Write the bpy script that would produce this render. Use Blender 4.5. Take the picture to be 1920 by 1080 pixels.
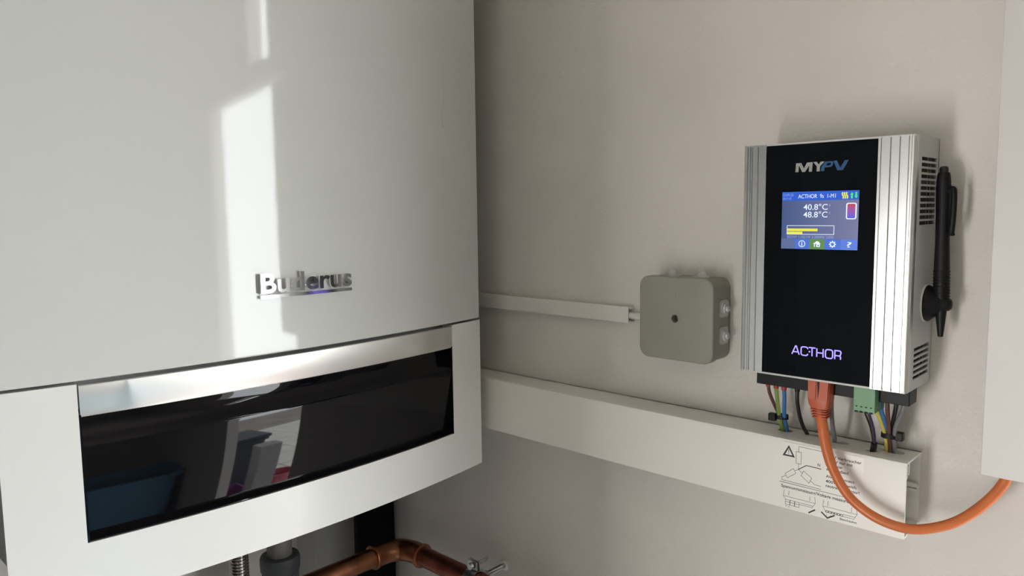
import bpy, bmesh, math, random
from mathutils import Vector, Matrix

# ------------------------------------------------------------------ scene, camera, sky, exposure
for o in list(bpy.data.objects):
    bpy.data.objects.remove(o, do_unlink=True)
scene = bpy.context.scene
COL = scene.collection
random.seed(7)

cam_data = bpy.data.cameras.new('camera')
cam = bpy.data.objects.new('camera', cam_data)
COL.objects.link(cam)
cam_data.sensor_width = 36.0
cam_data.lens = 26.35
cam_data.clip_start = 0.01
cR, cU, cF = Vector((.72568, .68792, -.01255)), Vector((-.06067, .08215, .99477)), Vector((-.68535, .72112, -.10135))
cm = Matrix((cR, cU, -cF)).transposed().to_4x4()
cm.translation = Vector((1.0982, -.7238, 1.7176))
cam.matrix_world = cm
scene.camera = cam

world = bpy.data.worlds.new('overcast_sky')
scene.world = world
world.use_nodes = True
wb = world.node_tree.nodes['Background']
wb.inputs['Color'].default_value = (.93, .97, 1.0, 1)
wb.inputs['Strength'].default_value = 8.0

def portal(name, loc, rot, sx, sy):
    l = bpy.data.lights.new(name, 'AREA')
    l.shape = 'RECTANGLE'; l.size = sx; l.size_y = sy
    l.cycles.is_portal = True
    o = bpy.data.objects.new(name, l); COL.objects.link(o)
    o.location = loc; o.rotation_euler = rot
    return o
# room: X 0..4, Y -2.3..0, Z 0..2.6 ; openings
WIN = (.22, .62, .15, 1.50)            # narrow sunlit window in the wall opposite (x0,x1,z0,z1)
DOOR = (1.045, 1.68, 0.0, 1.98)        # garden door beside the white casing
SLOT = (1.145, 1.285, 2.02, 2.40)      # narrow light above the door
wl = bpy.data.lights.new('window_behind_camera_offscreen', 'AREA'); wl.shape = 'RECTANGLE'
wl.size = WIN[1]-WIN[0]; wl.size_y = WIN[3]-WIN[2]; wl.energy = 15.5; wl.color = (1.0, .96, .92)
wlo = bpy.data.objects.new('window_behind_camera_offscreen', wl); COL.objects.link(wlo)
wlo.location = ((WIN[0]+WIN[1])/2, -2.31, (WIN[2]+WIN[3])/2); wlo.rotation_euler = (math.radians(90), 0, 0)
portal('garden_door_offscreen', ((DOOR[0]+DOOR[1])/2, .01, (DOOR[2]+DOOR[3])/2), (math.radians(-90), 0, 0), DOOR[1]-DOOR[0], DOOR[3]-DOOR[2])

scene.view_settings.view_transform = 'Standard'
scene.view_settings.look = 'None'
scene.view_settings.gamma = 1.0
scene.view_settings.use_curve_mapping = False
scene.view_settings.exposure = 0.90

# ------------------------------------------------------------------ materials
def srgb(r, g, b):
    f = lambda c: (c/255/12.92) if c/255 <= .04045 else ((c/255+.055)/1.055)**2.4
    return (f(r), f(g), f(b), 1)

def mat(name, col, rough=.5, metal=0.0, noise=None, bump=None, spec=.5, coat=0.0, aniso=0.0, emit=None, estr=0.0, ior=1.5):
    m = bpy.data.materials.new(name); m.use_nodes = True
    nt = m.node_tree; b = nt.nodes['Principled BSDF']
    if len(col) == 3: col = (*col, 1)
    b.inputs['Base Color'].default_value = col
    b.inputs['Roughness'].default_value = rough
    b.inputs['Metallic'].default_value = metal
    b.inputs['Specular IOR Level'].default_value = spec
    b.inputs['IOR'].default_value = ior
    b.inputs['Coat Weight'].default_value = coat
    b.inputs['Coat Roughness'].default_value = .04
    if aniso: b.inputs['Anisotropic'].default_value = aniso
    if emit:
        b.inputs['Emission Color'].default_value = emit
        b.inputs['Emission Strength'].default_value = estr
    tc = nt.nodes.new('ShaderNodeTexCoord')
    if noise:                                   # (scale, amount, detail)
        n = nt.nodes.new('ShaderNodeTexNoise'); n.inputs['Scale'].default_value = noise[0]
        n.inputs['Detail'].default_value = noise[2] if len(noise) > 2 else 4
        nt.links.new(tc.outputs['Object'], n.inputs['Vector'])
        r = nt.nodes.new('ShaderNodeMapRange')
        r.inputs['From Min'].default_value = .3; r.inputs['From Max'].default_value = .7
        r.inputs['To Min'].default_value = 1-noise[1]; r.inputs['To Max'].default_value = 1+noise[1]*.4
        nt.links.new(n.outputs['Fac'], r.inputs['Value'])
        mx = nt.nodes.new('ShaderNodeMix'); mx.data_type = 'RGBA'; mx.blend_type = 'MULTIPLY'
        mx.inputs['Factor'].default_value = 1
        mx.inputs['A'].default_value = col
        nt.links.new(r.outputs['Result'], mx.inputs['B'])
        nt.links.new(mx.outputs['Result'], b.inputs['Base Color'])
    if bump:                                    # list of (scale, strength, distance, vector scale)
        prev = None
        for bp in bump:
            n = nt.nodes.new('ShaderNodeTexNoise'); n.inputs['Scale'].default_value = bp[0]
            n.inputs['Detail'].default_value = 3
            if len(bp) > 3:
                mp = nt.nodes.new('ShaderNodeMapping'); mp.inputs['Scale'].default_value = bp[3]
                nt.links.new(tc.outputs['Object'], mp.inputs['Vector']); nt.links.new(mp.outputs['Vector'], n.inputs['Vector'])
            else:
                nt.links.new(tc.outputs['Object'], n.inputs['Vector'])
            bn = nt.nodes.new('ShaderNodeBump'); bn.inputs['Strength'].default_value = bp[1]; bn.inputs['Distance'].default_value = bp[2]
            nt.links.new(n.outputs['Fac'], bn.inputs['Height'])
            if prev: nt.links.new(prev.outputs['Normal'], bn.inputs['Normal'])
            prev = bn
        nt.links.new(prev.outputs['Normal'], b.inputs['Normal'])
    return m

M = {}
M['plaster'] = mat('plaster', (.70, .665, .62), .9, noise=(9, .05), bump=[(320, .5, .0014), (60, .35, .0025)], spec=.25)
M['floor'] = mat('screed', (.20, .19, .175), .7, noise=(4, .2))
M['slab'] = mat('slab_concrete', (.84, .81, .75), .8, noise=(5, .15), bump=[(60, .3, .003)])
M['paving'] = mat('paving', (.35, .32, .28), .85, noise=(3, .2), bump=[(40, .3, .004)])
M['enamel'] = mat('white_enamel', (.575, .585, .56), .05, noise=(2.2, .025), bump=[(420, .035, .0004), (14, .01, .002)], spec=.38)
M['panel_white'] = mat('white_plastic_panel', (.71, .71, .685), .22, noise=(6, .02))
M['scuff'] = mat('scuff_residue', (.50, .49, .45), .3, noise=(200, .2))
M['sheet'] = mat('boiler_sheet', (.55, .55, .54), .5)
M['brushed'] = mat('brushed_aluminium', (.66, .655, .635), .33, 1.0, noise=(5, .05), bump=[(900, .06, .0004, (1, .03, 1))], aniso=.6)
M['black_glass'] = mat('black_glass', (.003, .003, .004), .03, spec=.24, noise=(30, .1))
M['chrome'] = mat('chrome', (.85, .85, .86), .08, 1.0, noise=(20, .02))
M['anod'] = mat('anodised_aluminium', (.60, .605, .59), .29, 1.0, noise=(8, .03))
M['anod_paint'] = mat('silver_sheet', (.58, .585, .575), .42, 0.0, noise=(12, .03))
M['dev_glass'] = mat('device_glass', (.002, .003, .004), .06, spec=.26, noise=(40, .1))
M['black_plastic'] = mat('black_plastic', (.009, .009, .010), .45, spec=.22, noise=(60, .15))
M['dark_inside'] = mat('dark_inside', (.01, .01, .01), .7, noise=(60, .2))
M['pvc'] = mat('white_pvc', (.84, .82, .765), .42, noise=(5, .02))
M['pvc2'] = mat('aged_white_pvc', (.76, .74, .69), .45, noise=(6, .03))
M['casing'] = mat('white_casing_paint', (.62, .60, .585), .45, noise=(6, .02))
M['jbox'] = mat('grey_thermoplastic', srgb(146, 145, 134), .5, noise=(25, .05), bump=[(500, .05, .0004)])
M['grommet'] = mat('translucent_grommet', (.55, .55, .55), .35, noise=(40, .05), spec=.5)
M['sticker'] = mat('clear_sticker_film', (.84, .82, .77), .3, noise=(9, .02))
M['ink'] = mat('print_ink', (.012, .012, .012), .5, noise=(80, .1))
M['copper'] = mat('copper', (.42, .18, .095), .3, 1.0, noise=(30, .5, 6))
M['copper_red'] = mat('copper_tarnished', (.32, .115, .075), .38, 1.0, noise=(40, .4, 6))
M['zinc'] = mat('zinc_steel', (.55, .57, .58), .3, 1.0, noise=(60, .2))
M['steel'] = mat('stainless', (.72, .66, .62), .2, 1.0, noise=(60, .1))
M['drain_grey'] = mat('drain_grey_plastic', (.22, .215, .20), .5, noise=(20, .1))
M['drain_dark'] = mat('drain_dark_plastic', (.10, .11, .12), .5, noise=(20, .1))
M['duct_grey'] = mat('duct_grey', (.58, .56, .53), .6, noise=(6, .06))
M['foam'] = mat('black_foam', (.004, .005, .005), .9, spec=.1, noise=(90, .2))
def wire(name, c, r=.38): return mat(name, c, r, noise=(50, .06))
M['w_brown'] = wire('wire_brown', (.11, .045, .03))
M['w_blue'] = wire('wire_blue', (.04, .16, .38))
M['w_navy'] = wire('wire_navy', (.02, .025, .09))
M['w_green'] = wire('wire_green', (.17, .30, .07))
M['w_yellow'] = wire('wire_yellow', (.56, .48, .10))
M['w_black'] = wire('wire_black', (.01, .01, .011))
M['w_grey'] = wire('wire_grey', (.17, .175, .18))
M['w_red'] = wire('ferrule_red', (.36, .05, .035))
M['orange'] = wire('orange_sheath', (.58, .15, .04), .36)
M['orange_plug'] = wire('orange_plug', (.46, .085, .03), .42)
M['term_green'] = wire('terminal_green', (.15, .31, .17), .45)
M['tub_blue'] = wire('tub_blue', (.20, .52, .74), .35)
M['purple'] = wire('purple_cloth', (.25, .05, .25), .8)
M['pink'] = wire('pink_plastic', (.55, .12, .16), .4)
M['post_grey'] = wire('post_grey', (.30, .30, .30), .5)
M['cab_grey'] = wire('cabinet_grey', (.13, .13, .135), .5)
M['bin_dark'] = wire('bin_dark', (.03, .04, .05), .5)
M['wood'] = mat('worktop_beech', (.42, .33, .25), .5, noise=(12, .2))
M['logo_grey'] = mat('logo_grey', srgb(160, 160, 156), .35, noise=(60, .03))
M['logo_blue'] = mat('logo_blue', srgb(22, 82, 132), .35, noise=(60, .03))
def glow(name, c, s=1.0): return mat(name, (0, 0, 0, 1), .3, emit=c, estr=s*.62, spec=.2, noise=None)
M['led'] = glow('led_violet', (.24, .19, 1, 1), 2.2)
M['s_white'] = glow('screen_white', srgb(228, 238, 255), .95)
M['s_pale'] = glow('screen_pale', srgb(150, 170, 225), .9)
M['s_head'] = glow('screen_header', srgb(45, 90, 195))
M['s_btn'] = glow('screen_button', srgb(72, 108, 200))
M['s_btn2'] = glow('screen_button_pale', srgb(88, 118, 208))
M['s_grey'] = glow('screen_grey_cell', srgb(88, 104, 146))
M['s_green'] = glow('screen_green_cell', srgb(92, 132, 78))
M['s_yel'] = glow('screen_yellow', srgb(222, 220, 70))
M['s_grn'] = glow('screen_arrow_green', srgb(80, 215, 110))
def gradient_mat(name, axis, a, bcol, lo, hi):
    m = glow(name, a); nt = m.node_tree; b = nt.nodes['Principled BSDF']
    tc = nt.nodes.new('ShaderNodeTexCoord'); sp = nt.nodes.new('ShaderNodeSeparateXYZ')
    nt.links.new(tc.outputs['Object'], sp.inputs[0])
    r = nt.nodes.new('ShaderNodeMapRange'); r.inputs['From Min'].default_value = lo; r.inputs['From Max'].default_value = hi
    nt.links.new(sp.outputs[axis], r.inputs['Value'])
    mx = nt.nodes.new('ShaderNodeMix'); mx.data_type = 'RGBA'; mx.inputs['A'].default_value = a; mx.inputs['B'].default_value = bcol
    nt.links.new(r.outputs['Result'], mx.inputs['Factor']); nt.links.new(mx.outputs['Result'], b.inputs['Emission Color'])
    return m

# ------------------------------------------------------------------ helpers
def link(name, me, m, parent=None, smooth=None):
    if m is not None:
        for k in (m if isinstance(m, (list, tuple)) else [m]): me.materials.append(M[k])
    o = bpy.data.objects.new(name, me); COL.objects.link(o)
    if parent is not None: o.parent = parent
    if smooth is not None:
        for p in me.polygons: p.use_smooth = True
        me.set_sharp_from_angle(angle=math.radians(smooth))
    return o

def mesh(name, vs, fs, m, parent=None, smooth=None, recalc=True):
    me = bpy.data.meshes.new(name); me.from_pydata([tuple(v) for v in vs], [], fs)
    if recalc:
        bm = bmesh.new(); bm.from_mesh(me); bmesh.ops.recalc_face_normals(bm, faces=bm.faces); bm.to_mesh(me); bm.free()
    return link(name, me, m, parent, smooth)

def from_bm(name, bm, m, parent=None, smooth=None):
    bmesh.ops.recalc_face_normals(bm, faces=bm.faces)
    me = bpy.data.meshes.new(name); bm.to_mesh(me); bm.free()
    return link(name, me, m, parent, smooth)

def thing(name, label, cat, group=None, kind=None):
    o = bpy.data.objects.new(name, None); COL.objects.link(o); o.empty_display_size = .02
    return tag(o, label, cat, group, kind)

def tag(o, label=None, cat=None, group=None, kind=None):
    if label: o['label'] = label
    if cat: o['category'] = cat
    if group: o['group'] = group
    if kind: o['kind'] = kind
    return o

def bm_box(bm, lo, hi, bevel=0, seg=2):
    r = bmesh.ops.create_cube(bm, size=1)
    vs = r['verts']
    for v in vs:
        v.co = Vector([(lo[i]+hi[i])/2 + v.co[i]*(hi[i]-lo[i]) for i in range(3)])
    if bevel:
        es = list({e for v in vs for e in v.link_edges})
        bmesh.ops.bevel(bm, geom=es, offset=bevel, segments=seg, affect='EDGES', profile=.5)

def box(name, lo, hi, m, parent=None, bevel=.001, seg=2):
    bm = bmesh.new(); bm_box(bm, lo, hi, bevel, seg)
    return from_bm(name, bm, m, parent, 20)

def grid_solid(name, us, vs, hole, fn, m, parent=None, smooth=None):
    """Plate over a (u,v) grid with holes: fn(u,v,side) gives the point, side 0 = front, 1 = back."""
    nu, nv = len(us), len(vs); V = []; Fc = []; idx = {}
    def vid(i, j, s):
        k = (i, j, s)
        if k not in idx:
            idx[k] = len(V); V.append(fn(us[i], vs[j], s))
        return idx[k]
    keep = lambda i, j: 0 <= i < nu-1 and 0 <= j < nv-1 and not hole((us[i]+us[i+1])/2, (vs[j]+vs[j+1])/2)
    for i in range(nu-1):
        for j in range(nv-1):
            if not keep(i, j): continue
            Fc.append((vid(i, j, 0), vid(i+1, j, 0), vid(i+1, j+1, 0), vid(i, j+1, 0)))
            Fc.append((vid(i, j, 1), vid(i, j+1, 1), vid(i+1, j+1, 1), vid(i+1, j, 1)))
            for (a, b, di, dj) in (((i, j), (i+1, j), 0, -1), ((i+1, j), (i+1, j+1), 1, 0), ((i+1, j+1), (i, j+1), 0, 1), ((i, j+1), (i, j), -1, 0)):
                if not keep(i+di, j+dj):
                    Fc.append((vid(*a, 0), vid(*a, 1), vid(*b, 1), vid(*b, 0)))
    return mesh(name, V, Fc, m, parent, smooth)

def lerp(a, b, n): return [a+(b-a)*i/n for i in range(n+1)]

def spline(P, n=10):
    P = [Vector(p) for p in P]; out = []
    for i in range(len(P)-1):
        p0 = P[i-1] if i else P[0]*2-P[1]; p3 = P[i+2] if i+2 < len(P) else P[-1]*2-P[-2]
        p1, p2 = P[i], P[i+1]
        for k in range(n):
            t = k/n
            out.append(.5*((2*p1)+(p2-p0)*t+(2*p0-5*p1+4*p2-p3)*t*t+(3*p1-p0-3*p2+p3)*t**3))
    out.append(P[-1]); return out

def sweep(bm, path, rad, seg=14, cap=True, stripe=None, flat=1.0):
    """Tube along a list of points; rad a number or a list; stripe(k) gives the material slot round the tube."""
    path = [Vector(p) for p in path]; n = len(path); rings = []
    t = (path[1]-path[0]).normalized()
    up = Vector((0, 0, 1)) if abs(t.z) < .9 else Vector((0, -1, 0))
    nrm = (up - t*up.dot(t)).normalized()
    for i in range(n):
        t2 = ((path[min(i+1, n-1)]-path[max(i-1, 0)])).normalized()
        nrm = (nrm - t2*nrm.dot(t2)).normalized(); b = t2.cross(nrm)
        r = rad[i] if isinstance(rad, (list, tuple)) else rad
        rings.append([bm.verts.new(path[i]+(nrm*math.cos(2*math.pi*k/seg)+b*math.sin(2*math.pi*k/seg)*flat)*r) for k in range(seg)])
    for i in range(n-1):
        for k in range(seg):
            f = bm.faces.new((rings[i][k], rings[i][(k+1) % seg], rings[i+1][(k+1) % seg], rings[i+1][k]))
            if stripe: f.material_index = stripe(k)
    if cap:
        bm.faces.new(rings[0][::-1]); bm.faces.new(rings[-1])

def tube(name, path, rad, m, parent=None, seg=14, stripe=None, smooth=50):
    bm = bmesh.new(); sweep(bm, path, rad, seg, True, stripe)
    return from_bm(name, bm, m, parent, smooth)

def lathe(name, base, axis, prof, m, parent=None, seg=24, smooth=35):
    """prof: list of (distance along axis, radius)."""
    axis = Vector(axis).normalized(); base = Vector(base)
    a = Vector((0, 0, 1)) if abs(axis.z) < .9 else Vector((1, 0, 0))
    e1 = axis.cross(a).normalized(); e2 = axis.cross(e1)
    bm = bmesh.new(); rings = []
    for h, r in prof:
        rings.append([bm.verts.new(base+axis*h+(e1*math.cos(2*math.pi*k/seg)+e2*math.sin(2*math.pi*k/seg))*max(r, 1e-5)) for k in range(seg)])
    for i in range(len(rings)-1):
        for k in range(seg):
            bm.faces.new((rings[i][k], rings[i][(k+1) % seg], rings[i+1][(k+1) % seg], rings[i+1][k]))
    bm.faces.new(rings[0][::-1]); bm.faces.new(rings[-1])
    return from_bm(name, bm, m, parent, smooth)

class Plane:
    """A drawing plane: origin, right, up; normal points at the viewer. Units metres."""
    def __init__(s, o, r, u): s.o = Vector(o); s.r = Vector(r); s.u = Vector(u); s.n = s.r.cross(s.u)
    def at(s, x, y, h=0): return s.o+s.r*x+s.u*y+s.n*h

def poly_prism(name, pl, pts, h0, h1, m, parent=None, holes=()):
    bm = bmesh.new(); es = []
    for loop in [pts]+list(holes):
        vs = [bm.verts.new(pl.at(x, y, h1)) for x, y in loop]
        es += [bm.edges.new((vs[i], vs[(i+1) % len(vs)])) for i in range(len(vs))]
    bmesh.ops.triangle_fill(bm, edges=es, use_beauty=True, normal=pl.n)
    if h1-h0 > 1e-7:
        r = bmesh.ops.extrude_face_region(bm, geom=list(bm.faces))
        bmesh.ops.translate(bm, verts=[e for e in r['geom'] if isinstance(e, bmesh.types.BMVert)], vec=pl.n*(h0-h1))
    return from_bm(name, bm, m, parent, 30)

def rrect(x0, y0, x1, y1, r, n=5):
    out = []
    for cx, cy, a in ((x1-r, y0+r, -90), (x1-r, y1-r, 0), (x0+r, y1-r, 90), (x0+r, y0+r, 180)):
        for k in range(n+1):
            t = math.radians(a+90*k/n); out.append((cx+r*math.cos(t), cy+r*math.sin(t)))
    return out
def circle(cx, cy, r, n=24, ry=None): return [(cx+r*math.cos(2*math.pi*k/n), cy+(ry or r)*math.sin(2*math.pi*k/n)) for k in range(n)]

def strokes(name, pl, lines, w, h, m, parent=None, thick=.00012):
    """Flat pen strokes with mitred joints (lists of (x,y)); w = stroke width."""
    bm = bmesh.new()
    for L in lines:
        closed = len(L) > 2 and L[0] == L[-1]
        pts = [Vector((a, b)) for a, b in (L[:-1] if closed else L)]; n = len(pts); A = []; B = []
        for i, p in enumerate(pts):
            d0 = (p-pts[i-1]) if (i or closed) else (pts[1]-p)
            d1 = (pts[(i+1) % n]-p) if (i < n-1 or closed) else d0
            d0 = d0.normalized(); d1 = d1.normalized()
            n0 = Vector((-d0.y, d0.x)); n1 = Vector((-d1.y, d1.x)); mt = (n0+n1)
            mt = mt/max(mt.length_squared/2, .5)
            A.append(p+mt*w/2); B.append(p-mt*w/2)
        va = [bm.verts.new(pl.at(q.x, q.y, h)) for q in A]; vb = [bm.verts.new(pl.at(q.x, q.y, h)) for q in B]
        for i in range(n if closed else n-1):
            j = (i+1) % n; bm.faces.new((va[i], vb[i], vb[j], va[j]))
    if thick:
        r = bmesh.ops.extrude_face_region(bm, geom=list(bm.faces))
        bmesh.ops.translate(bm, verts=[e for e in r['geom'] if isinstance(e, bmesh.types.BMVert)], vec=-pl.n*thick)
    return from_bm(name, bm, m, parent)

def text(name, body, pl, x, y, w, h, hgt, m, parent=None, extrude=0.0, bold=0.0, shear=0.0, bevel=0.0):
    """Lettering scaled to fill the rectangle x,y,w,h of a plane."""
    cu = bpy.data.curves.new(name, 'FONT'); cu.body = body; cu.size = 1; cu.extrude = 0.0; cu.offset = bold; cu.shear = shear
    cu.resolution_u = 4
    tmp = bpy.data.objects.new('tmp', cu); COL.objects.link(tmp)
    dg = bpy.context.evaluated_depsgraph_get(); dg.update()
    me = bpy.data.meshes.new_from_object(tmp.evaluated_get(dg)); me.name = name
    bpy.data.objects.remove(tmp, do_unlink=True); bpy.data.curves.remove(cu)
    xs = [v.co.x for v in me.vertices]; ys = [v.co.y for v in me.vertices]
    x0, x1, y0, y1 = min(xs), max(xs), min(ys), max(ys)
    bm = bmesh.new(); bm.from_mesh(me); bpy.data.meshes.remove(me)
    bmesh.ops.remove_doubles(bm, verts=bm.verts, dist=1e-5)
    for v in bm.verts:
        v.co = pl.at(x+(v.co.x-x0)/(x1-x0)*w, y+(v.co.y-y0)/(y1-y0)*h, hgt)
    if extrude:
        top = list(bm.faces)
        r = bmesh.ops.extrude_face_region(bm, geom=top)
        bmesh.ops.translate(bm, verts=[e for e in r['geom'] if isinstance(e, bmesh.types.BMVert)], vec=pl.n*extrude)
    return from_bm(name, bm, m, parent, 30 if extrude else None)

def thick_strip(name, pts, t, x0, x1, m, parent=None):
    """Profile polyline in (Y,Z), given thickness, extruded along X (plastic duct sections)."""
    P = [Vector(p) for p in pts]; n = len(P); A = []; B = []
    for i, p in enumerate(P):
        d0 = (p-P[i-1]).normalized() if i else (P[1]-p).normalized()
        d1 = (P[i+1]-p).normalized() if i < n-1 else d0
        mt = Vector((-d0.y, d0.x))+Vector((-d1.y, d1.x)); mt = mt/max(mt.length_squared/2, .5)
        A.append(p+mt*t/2); B.append(p-mt*t/2)
    loop = A+B[::-1]; k = len(loop); V = []; Fc = []
    for x in (x0, x1): V += [(x, q.x, q.y) for q in loop]
    for i in range(k): Fc.append((i, (i+1) % k, k+(i+1) % k, k+i))
    for i in range(n-1):
        q = (i, i+1, k-2-i, k-1-i); Fc.append(q); Fc.append(tuple(a+k for a in q[::-1]))
    return mesh(name, V, Fc, m, parent, 40)

# ------------------------------------------------------------------ room shell
def wall(name, us, vs, hole, fn, m='plaster'):
    return tag(grid_solid(name, us, vs, hole, fn, m), kind='structure')
inr = lambda u, v, R: R[0] < u < R[1] and R[2] < v < R[3]
wall('wall_right', [0, DOOR[0], SLOT[0], SLOT[1], DOOR[1], 4.0], [0, DOOR[3], SLOT[2], SLOT[3], 2.6],
     lambda u, v: inr(u, v, DOOR) or inr(u, v, SLOT), lambda u, v, s: (u, .05*s, v))
wall('wall_back', [-2.3, 0], [0, 2.6], lambda u, v: False, lambda u, v, s: (-.2*s, u, v))
wall('wall_front', [-2.3, 0], [0, 2.6], lambda u, v: False, lambda u, v, s: (4+.2*s, u, v), 'plaster')
wall('wall_left', [0, WIN[0], WIN[1], 4.0], [0, WIN[2], WIN[3], 2.6], lambda u, v: inr(u, v, WIN), lambda u, v, s: (u, -2.3-.22*s, v), 'plaster')
tag(box('floor', (0, -2.3, -.1), (4, 0, 0), 'floor', bevel=0), kind='structure')
tag(box('ceiling', (0, -2.3, 2.6), (4, 0, 2.7), 'plaster', bevel=0), kind='structure')
tag(box('ground', (-6, -9, -.2), (9, 9, -.12), 'paving', bevel=0), kind='structure')

# ------------------------------------------------------------------ gas boiler
BY0, BW, BX, BOW = -.0696, .52, .419, .022
def bx(s): return BX+BOW*(1-(2*s-1)**2)
def bp(s, z, d=0.0):                          # point on the bowed front, d = set back along the normal
    y = BY0-BW*s; g = BOW*4*(2*s-1)/BW
    n = Vector((1, -g, 0)).normalized()
    return Vector((bx(s), y, z))-n*d
boiler = thing('gas_boiler', 'large white wall-hung gas boiler with bowed front, brushed metal strip and black glass panel', 'boiler')
SS = lerp(0, 1, 48)
def slab(name, z0, z1, back, m):
    bm = bmesh.new()
    pr = [(back, BY0)]+[(bx(s), BY0-BW*s) for s in SS]+[(back, BY0-BW)]
    lo = [bm.verts.new((x, y, z0)) for x, y in pr]; hi = [bm.verts.new((x, y, z1)) for x, y in pr]; k = len(pr)
    for i in range(k): bm.faces.new((lo[i], lo[(i+1) % k], hi[(i+1) % k], hi[i]))
    bm.faces.new(lo[::-1]); bm.faces.new(hi)
    o = from_bm(name, bm, m, boiler, 12)
    bv = o.modifiers.new('bevel', 'BEVEL'); bv.width = .0018; bv.segments = 2; bv.limit_method = 'ANGLE'; bv.angle_limit = math.radians(30); bv.harden_normals = True
    return o
slab('upper_cover', 1.5842, 2.09, .08, 'enamel')
G0, G1, GZ0, GZ1 = .1040, .8935, 1.4475, 1.5822
us = sorted(set(SS+[G0, G1])); zs = [1.3953, GZ0, 1.5820]
def lpt(u, v, s):
    return bp(u, v, .016*s)
lp = grid_solid('lower_panel', us, zs, lambda u, v: G0 < u < G1 and v > GZ0, lpt, 'panel_white', boiler, 12)
box('inner_body', (.03, BY0-BW+.006, 1.43), (.40, BY0-.006, 2.08), 'sheet', boiler, .002)
box('control_housing', (.10, BY0-BW+.03, 1.415), (.398, BY0-.03, 1.5825), 'black_plastic', boiler, .002)
gs = [s for s in us if G0 <= s <= G1]; gs = [G0+.0012]+gs[1:-1]+[G1-.0026]
grid_solid('metal_strip', gs, [1.5542, 1.5558, 1.5800, 1.5808], lambda u, v: False,
           lambda u, v, s: bp(u, v, .0008+.003*s+(.0009 if v in (1.5542, 1.5808) and s == 0 else 0)), 'brushed', boiler, 30)
gprof = [(1.4483, .0005), (1.4490, .0010), (1.4518, .0082), (1.4523, .0090), (1.5270, .0010), (1.5285, .0013), (1.5305, .0026), (1.5340, .0065), (1.5390, .0110), (1.5450, .0140), (1.5510, .0150), (1.5570, .0150)]
gd = dict(gprof)
grid_solid('glass_panel', gs, [z for z, _ in gprof], lambda u, v: False, lambda u, v, s: bp(u, v, gd[v] if s == 0 else .021), 'black_glass', boiler, 25)
for sa, sb in ((G0, G0+.0022), (G1-.0036, G1)):
    grid_solid('glass_cheek', [sa, sb], [GZ0, 1.5560], lambda u, v: False, lambda u, v, s: bp(u, v, .0006 if s == 0 else .02), 'black_glass', boiler)
sc_n = Vector((1, 0, 0))
def scuff(P, w):
    V = []
    for s_, z in P:
        V += [bp(s_-w/BW/2, z, -.00008), bp(s_+w/BW/2, z, -.00008)]
    mesh('scuff_mark', V, [(2*i, 2*i+1, 2*i+3, 2*i+2) for i in range(len(P)-1)], 'scuff', boiler, recalc=False)
scuff([(.1150, 1.8655), (.1164, 1.8600), (.1172, 1.8520), (.1190, 1.8440), (.1218, 1.8370), (.1240, 1.8300)], .0012)
scuff([(.1250, 1.8320), (.1238, 1.8240), (.1222, 1.8180), (.1215, 1.8150)], .0022)
# chrome badge
bpl = Plane((.4395, -.3790, 1.6382), (0, 1, 0), (0, 0, 1))
bpl.r = (bp(.3995, 0)-bp(.5945, 0)).normalized(); bpl.n = bpl.r.cross(bpl.u); bpl.o = bp(.5945, 1.6385)
badge = poly_prism('badge', bpl, rrect(0, 0, .1018, .0030, .0006, 3), -.003, .0042, 'chrome', boiler)
poly_prism('badge_plate', bpl, [(0.0005, .0025), (.1012, .0025), (.1012, .0185), (.0005, .0185)], -.003, .0006, 'enamel', boiler)
t = text('badge_lettering', 'Buderus', bpl, 0, .0048, .1012, .0190, -.002, 'chrome', badge, extrude=.0075, bold=.022)

# ------------------------------------------------------------------ power controller on the wall
DX, DZ, DF = .7716, 1.5649, -.0659
dev = thing('power_controller', 'silver and black power controller with lit touch screen mounted on the white wall', 'controller')
dpl = Plane((DX, DF, DZ), (1, 0, 0), (0, 0, 1))        # mm handled with mm()
mm = lambda *a: [v/1000 for v in a]
def dz(v): return DZ+v/1000
# extruded front profile: aluminium carrier with grooves either side of the glass
def fin_profile(cuts, u0, u1, rl, rr):
    pts = []
    if rl: pts += [(u0+rl-rl*math.cos(a), -rl+rl*math.sin(a)) for a in lerp(0, math.pi/2, 5)]
    else: pts.append((u0, 0))
    for a, b, d in cuts: pts += [(a, 0), (a+.15, -d), (b-.15, -d), (b, 0)]
    if rr: pts += [(u1-rr+rr*math.sin(a), -rr+rr*math.cos(a)) for a in lerp(0, math.pi/2, 6)]
    else: pts.append((u1, 0))
    return pts
def extrusion(name, prof, back, z0, z1, m):
    loop = prof+[(prof[-1][0], -back), (prof[0][0], -back)]
    V = [(DX+u/1000, DF-d/1000, z) for z in (dz(z0), dz(z1)) for u, d in loop]; k = len(loop)
    Fc = [(i, (i+1) % k, k+(i+1) % k, k+i) for i in range(k)]+[tuple(range(k)), tuple(range(2*k-1, k-1, -1))]
    return mesh(name, V, Fc, m, dev, 30)
extrusion('left_trim', fin_profile([(3.2, 4.2, 1.4), (5.9, 6.6, 1.0), (7.6, 8.9, 1.6), (13.2, 14.8, 2.0)], 0, 21.2, .8, 0), 8, 0, 210, 'anod')
extrusion('right_trim', fin_profile([(118.7, 119.9, 1.6), (125.9, 127.5, 2.2), (132.9, 134.3, 2.0), (139.7, 140.7, 1.5), (142.0, 142.6, .8)], 116.8, 145.5, 0, 2.6), 8, 0, 210, 'anod')
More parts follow.
